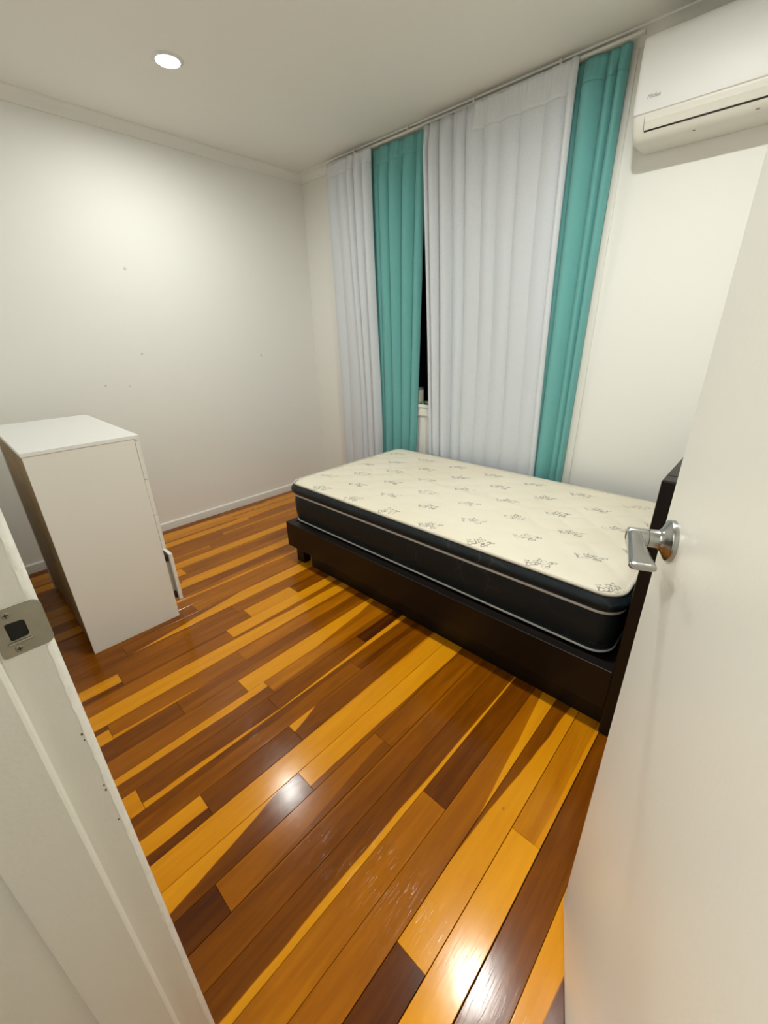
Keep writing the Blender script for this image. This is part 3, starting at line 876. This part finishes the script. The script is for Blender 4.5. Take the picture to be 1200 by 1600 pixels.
# ================================================================== CURTAINS
TZ = 2.372
def smoothstep(a, b, x):
    t = max(0.0, min(1.0, (x-a)/(b-a))); return t*t*(3-2*t)
def curtain(part_parent, name, mat, xt0, xt1, xb0, xb1, folds, ztop, zbot, ytop, ybot, amp, seed, head=0.085, nx=220, nz=60, u0=0.0, u1=1.0, off=0.0, tilt=0.0):
    """folds: (groove positions 0..1, ridge heights): rounded ridges towards the room with creases between"""
    grooves, hts = folds
    rn = random.Random(seed)
    ph = [rn.uniform(0, 6.28) for _ in range(6)]
    rows = []
    for j in range(nz+1):
        z = ztop+(zbot-ztop)*j/nz
        v = max(0.0, min(1.0, (2.39-z)/2.33))      # 0 at the track, 1 at the hem
        row = []
        for i in range(nx+1):
            u = u0+(u1-u0)*i/nx
            x = (xt0+(xt1-xt0)*u)*(1-v)+(xb0+(xb1-xb0)*u)*v
            x += 0.004*math.sin(3.1*z+ph[0]+u*5)*v
            y = ytop+(ybot-ytop)*smoothstep(0.0, 0.75, v)
            rise = smoothstep(0.0, head, 2.385-z)
            ud = u + 0.012*math.sin(2.4*z+ph[1]+u*7)*v*math.sin(math.pi*min(1, max(0, u)))
            ud = min(max(ud, 0.0), 0.99999)
            dome = 0.0
            for g in range(len(hts)):
                if grooves[g] <= ud <= grooves[g+1]:
                    t = (ud-grooves[g])/(grooves[g+1]-grooves[g])
                    lean = t**(1.0+0.25*math.sin(g*2.1+ph[2]))
                    dome = hts[g]*(1+0.15*math.sin(1.9*z+g*1.3+ph[3]))*math.sin(math.pi*lean)**0.75
                    break
            y -= amp*dome*(0.40+0.60*rise)*(1-0.25*v)
            y += 0.003*math.sin(2.7*z+ph[4]+3*u)
            if z > 2.385-head:
                y -= 0.0022*(1-rise)*math.sin(u*34*6.28*(xt1-xt0))
            row.append((x, y-off, z + tilt*u*max(0.0, 1-v*6)))
        rows.append(row)
    bm = bmesh.new()
    V = [[bm.verts.new(p) for p in row] for row in rows]
    for A, B in zip(V[:-1], V[1:]):
        for i in range(len(A)-1):
            bm.faces.new((A[i], A[i+1], B[i+1], B[i]))
    bmesh.ops.recalc_face_normals(bm, faces=bm.faces)
    o = obj(name, bm, mat, part_parent, 180)
    so = o.modifiers.new('cloth_thickness', 'SOLIDIFY'); so.thickness = 0.0014; so.offset = 0
    return o
TY, TYT = 2.346, 2.384            # planes of the sheers (front) and of the teal drapes (behind)
BY, BYT = 2.376, 2.404
c1 = thing('curtain', 'gathered white sheer curtain at the corner end of the track', 'curtain', 'curtains on the window track')
f1 = ([0, .22, .50, .66, .82, 1.0], [.45, .55, .85, .85, 1.15])
A1 = (-2.708, -2.272, -2.708, -2.252)
curtain(c1, 'fabric', 'sheer', *A1, f1, 2.384, 0.06, TY, BY, 0.044, 1)
curtain(c1, 'heading_tape', 'heading', *A1, f1, 2.386, 2.310, TY, BY, 0.044, 1, nz=6, off=0.0022)
c2 = thing('curtain', 'narrow pleated teal curtain beside the black window gap', 'curtain', 'curtains on the window track')
f2 = ([0, .15, .38, .60, .83, 1.0], [.4, 1.0, 1.05, 1.0, .75])
A2 = (-2.312, -1.856, -2.298, -1.948)
curtain(c2, 'fabric', 'teal', *A2, f2, 2.380, 0.06, TYT, BYT, 0.044, 2, head=0.19)
curtain(c2, 'heading_tape', 'teal', *A2, f2, 2.382, 2.292, TYT, BYT, 0.044, 2, head=0.19, nz=6, off=0.0022)
c3 = thing('curtain', 'wide white sheer curtain hanging across the middle of the window', 'curtain', 'curtains on the window track')
f3 = ([0, .05, .13, .235, .335, .46, .57, .70, .84, .955, 1.0], [.75, 1.0, 1.2, .75, .62, .5, .45, .45, .42, .5])
A3 = (-1.850, -1.003, -1.772, -0.985)
curtain(c3, 'fabric', 'sheer', *A3, f3, 2.374, 0.06, TY, BY, 0.044, 3, nx=420, head=0.14, tilt=0.022)
curtain(c3, 'heading_tape', 'heading', *A3, f3, 2.376, 2.262, TY, BY, 0.044, 3, nx=260, head=0.14, nz=8, u0=0.40, u1=1.0, off=0.0026, tilt=0.022)
curtain(c3, 'side_hem', 'heading', *A3, f3, 2.374, 0.06, TY, BY, 0.044, 3, nx=16, head=0.14, u0=0.962, u1=1.0, off=0.0024, tilt=0.022)
c4 = thing('curtain', 'teal curtain hanging next to the air conditioner', 'curtain', 'curtains on the window track')
f4 = ([0, .16, .60, .80, 1.0], [.4, 1.15, .6, .85])
A4 = (-1.026, -0.800, -1.010, -0.832)
curtain(c4, 'fabric', 'teal', *A4, f4, 2.384, 0.06, TYT, BYT, 0.046, 4, head=0.10)
curtain(c4, 'heading_tape', 'teal', *A4, f4, 2.386, 2.296, TYT, BYT, 0.046, 4, head=0.10, nz=6, off=0.0022)
# track, fixed up under the ceiling behind the curtain headings
tr = thing('curtain_track', 'slim white curtain track running along the ceiling cornice', 'curtain track')
RYT = 2.352
obj('rail', box(-2.70, -0.76, RYT, RYT+.022, 2.3885, 2.4005, 0.003), 'track', tr)
for i in range(4):
    x = -2.45+i*0.45
    obj('bracket', box(x, x+0.012, RYT+.012, RYT+.020, 2.401, 2.4258, 0.001), 'track', tr)
for x0 in (-2.708, -0.7595):
    obj('end_cap', box(x0, x0+0.0075, RYT-.001, RYT+.023, 2.3875, 2.4015, 0.002), 'track', tr)

# ================================================================== AIR CONDITIONER
ac = thing('air_conditioner', 'white wall-mounted split air conditioner beside the teal curtain', 'air conditioner')
AX0, AX1 = -0.705, 0.10
AF = 2.222                       # front plane
def ac_body():
    # side profile lofted along X with rounded ends
    prof = [(YB-0.001, 2.322), (AF+0.030, 2.322), (AF+0.012, 2.314), (AF+0.006, 2.300), (AF+0.006, 2.076), (AF+0.010, 2.056), (AF+0.024, 2.022), (AF+0.040, 2.004), (AF+0.060, 1.996), (AF+0.11, 1.996), (YB-0.001, 2.002)]
    cy, cz = AF+0.10, 2.15
    loops = []
    for (x, s) in ((AX0, 0.90), (AX0+0.004, 0.945), (AX0+0.010, 0.975), (AX0+0.020, 0.994), (AX0+0.032, 1.0), (AX1-0.032, 1.0), (AX1-0.010, .975), (AX1, .90)):
        loops.append([(x, (y if y > YB-0.01 else cy+(y-cy)*s), cz+(z-cz)*(s if y < YB-0.01 else (0.5+s*.5))) for y, z in prof])
    return loft(loops, True, True, True)
obj('body', ac_body(), 'ac2', ac, 35)
def ac_panel():
    prof = [(AF+0.034, 2.3245), (AF+0.016, 2.318), (AF+0.004, 2.303), (AF, 2.285), (AF-0.003, 2.20), (AF-0.002, 2.102), (AF+0.001, 2.083), (AF+0.008, 2.079), (AF+0.008, 2.30), (AF+0.034, 2.318)]
    loops = []
    for (x, s) in ((AX0-0.001, 0.0), (AX0+0.002, 0.45), (AX0+0.008, 0.8), (AX0+0.018, 1.0), (AX1-0.018, 1.0), (AX1-0.008, .8), (AX1, .0)):
        loops.append([(x, AF+0.012+(y-AF-0.012)*(0.55+.45*s), 2.205+(z-2.205)*(0.955+.045*s)) for y, z in prof])
    return loft(loops, True, True, True)
fp = obj('front_panel', ac_panel(), 'ac', ac, 35)
obj('louvre', prism([(AF+0.0095, 2.076), (AF+0.0045, 2.074), (AF+0.0080, 2.056), (AF+0.0180, 2.0315), (AF+0.0215, 2.0315), (AF+0.0135, 2.056)], 'X', AX0+0.045, AX1-0.045), 'ac2', ac)
obj('air_slot', prism([(AF+0.0178, 2.0310), (AF+0.0205, 2.0265), (AF+0.030, 2.0265), (AF+0.026, 2.0310)], 'X', AX0+0.046, AX1-0.046), 'dark', ac)
obj('louvre_gap', prism([(AF+0.0055, 2.074), (AF+0.0085, 2.056), (AF+0.0175, 2.0315), (AF+0.024, 2.0315), (AF+0.014, 2.074)], 'X', AX0+0.0432, AX0+0.0446), 'slot_grey', ac)
obj('indicator', box(-0.312, -0.300, AF+0.0360, AF+0.05, 2.0050, 2.0085, 0.001, 1), 'slot_grey', ac)
obj('clip', box(-0.496, -0.488, AF+0.0500, AF+0.07, 1.9975, 2.0005, 0.001, 1), 'slot_grey', ac)
cu = bpy.data.curves.new('lettering', 'FONT')
cu.body = 'Midea'; cu.size = 0.019; cu.extrude = 0.0003; cu.shear = 0.25; cu.align_x = 'CENTER'
tmp = bpy.data.objects.new('tmp_text', cu); COL.objects.link(tmp)
bpy.context.view_layer.update()
dg = bpy.context.evaluated_depsgraph_get()
me = bpy.data.meshes.new_from_object(tmp.evaluated_get(dg))
me.name = 'lettering'
bpy.data.objects.remove(tmp)
lt = bpy.data.objects.new('lettering', me); COL.objects.link(lt)
me.materials.clear(); me.materials.append(M['letter'])
lt.parent = ac
lt.location = (-0.640, AF-0.0035, 2.122); lt.rotation_euler = (math.radians(90), 0, 0)

# ================================================================== ON THE WINDOW SILL
jar = thing('jar', 'small pale jar standing on the window sill in the curtain gap', 'jar')
jx, jy = -1.945, YB+0.028
obj('jar_body', lathe((jx, jy, WZ0+0.0005), (0, 0, 1), (1, 0, 0), [(0, .030), (.004, .034), (.02, .0355), (.09, .0355), (.098, .034)], 40), 'jar', jar, 40)
obj('lid', lathe((jx, jy, WZ0+0.0990), (0, 0, 1), (1, 0, 0), [(0, .0362), (.012, .0362), (.015, .034)], 40), 'rim', jar, 40)
gr = tag(obj('bottle_cap', lathe((jx+0.052, jy-0.022, WZ0+0.0005), (0, 0, 1), (1, 0, 0), [(0, .0125), (.010, .0125), (.013, .011), (.0132, .006)], 24), 'green', None, 40), 'tiny green cap lying on the sill beside the pale jar', 'cap')

bpy.context.view_layer.update()
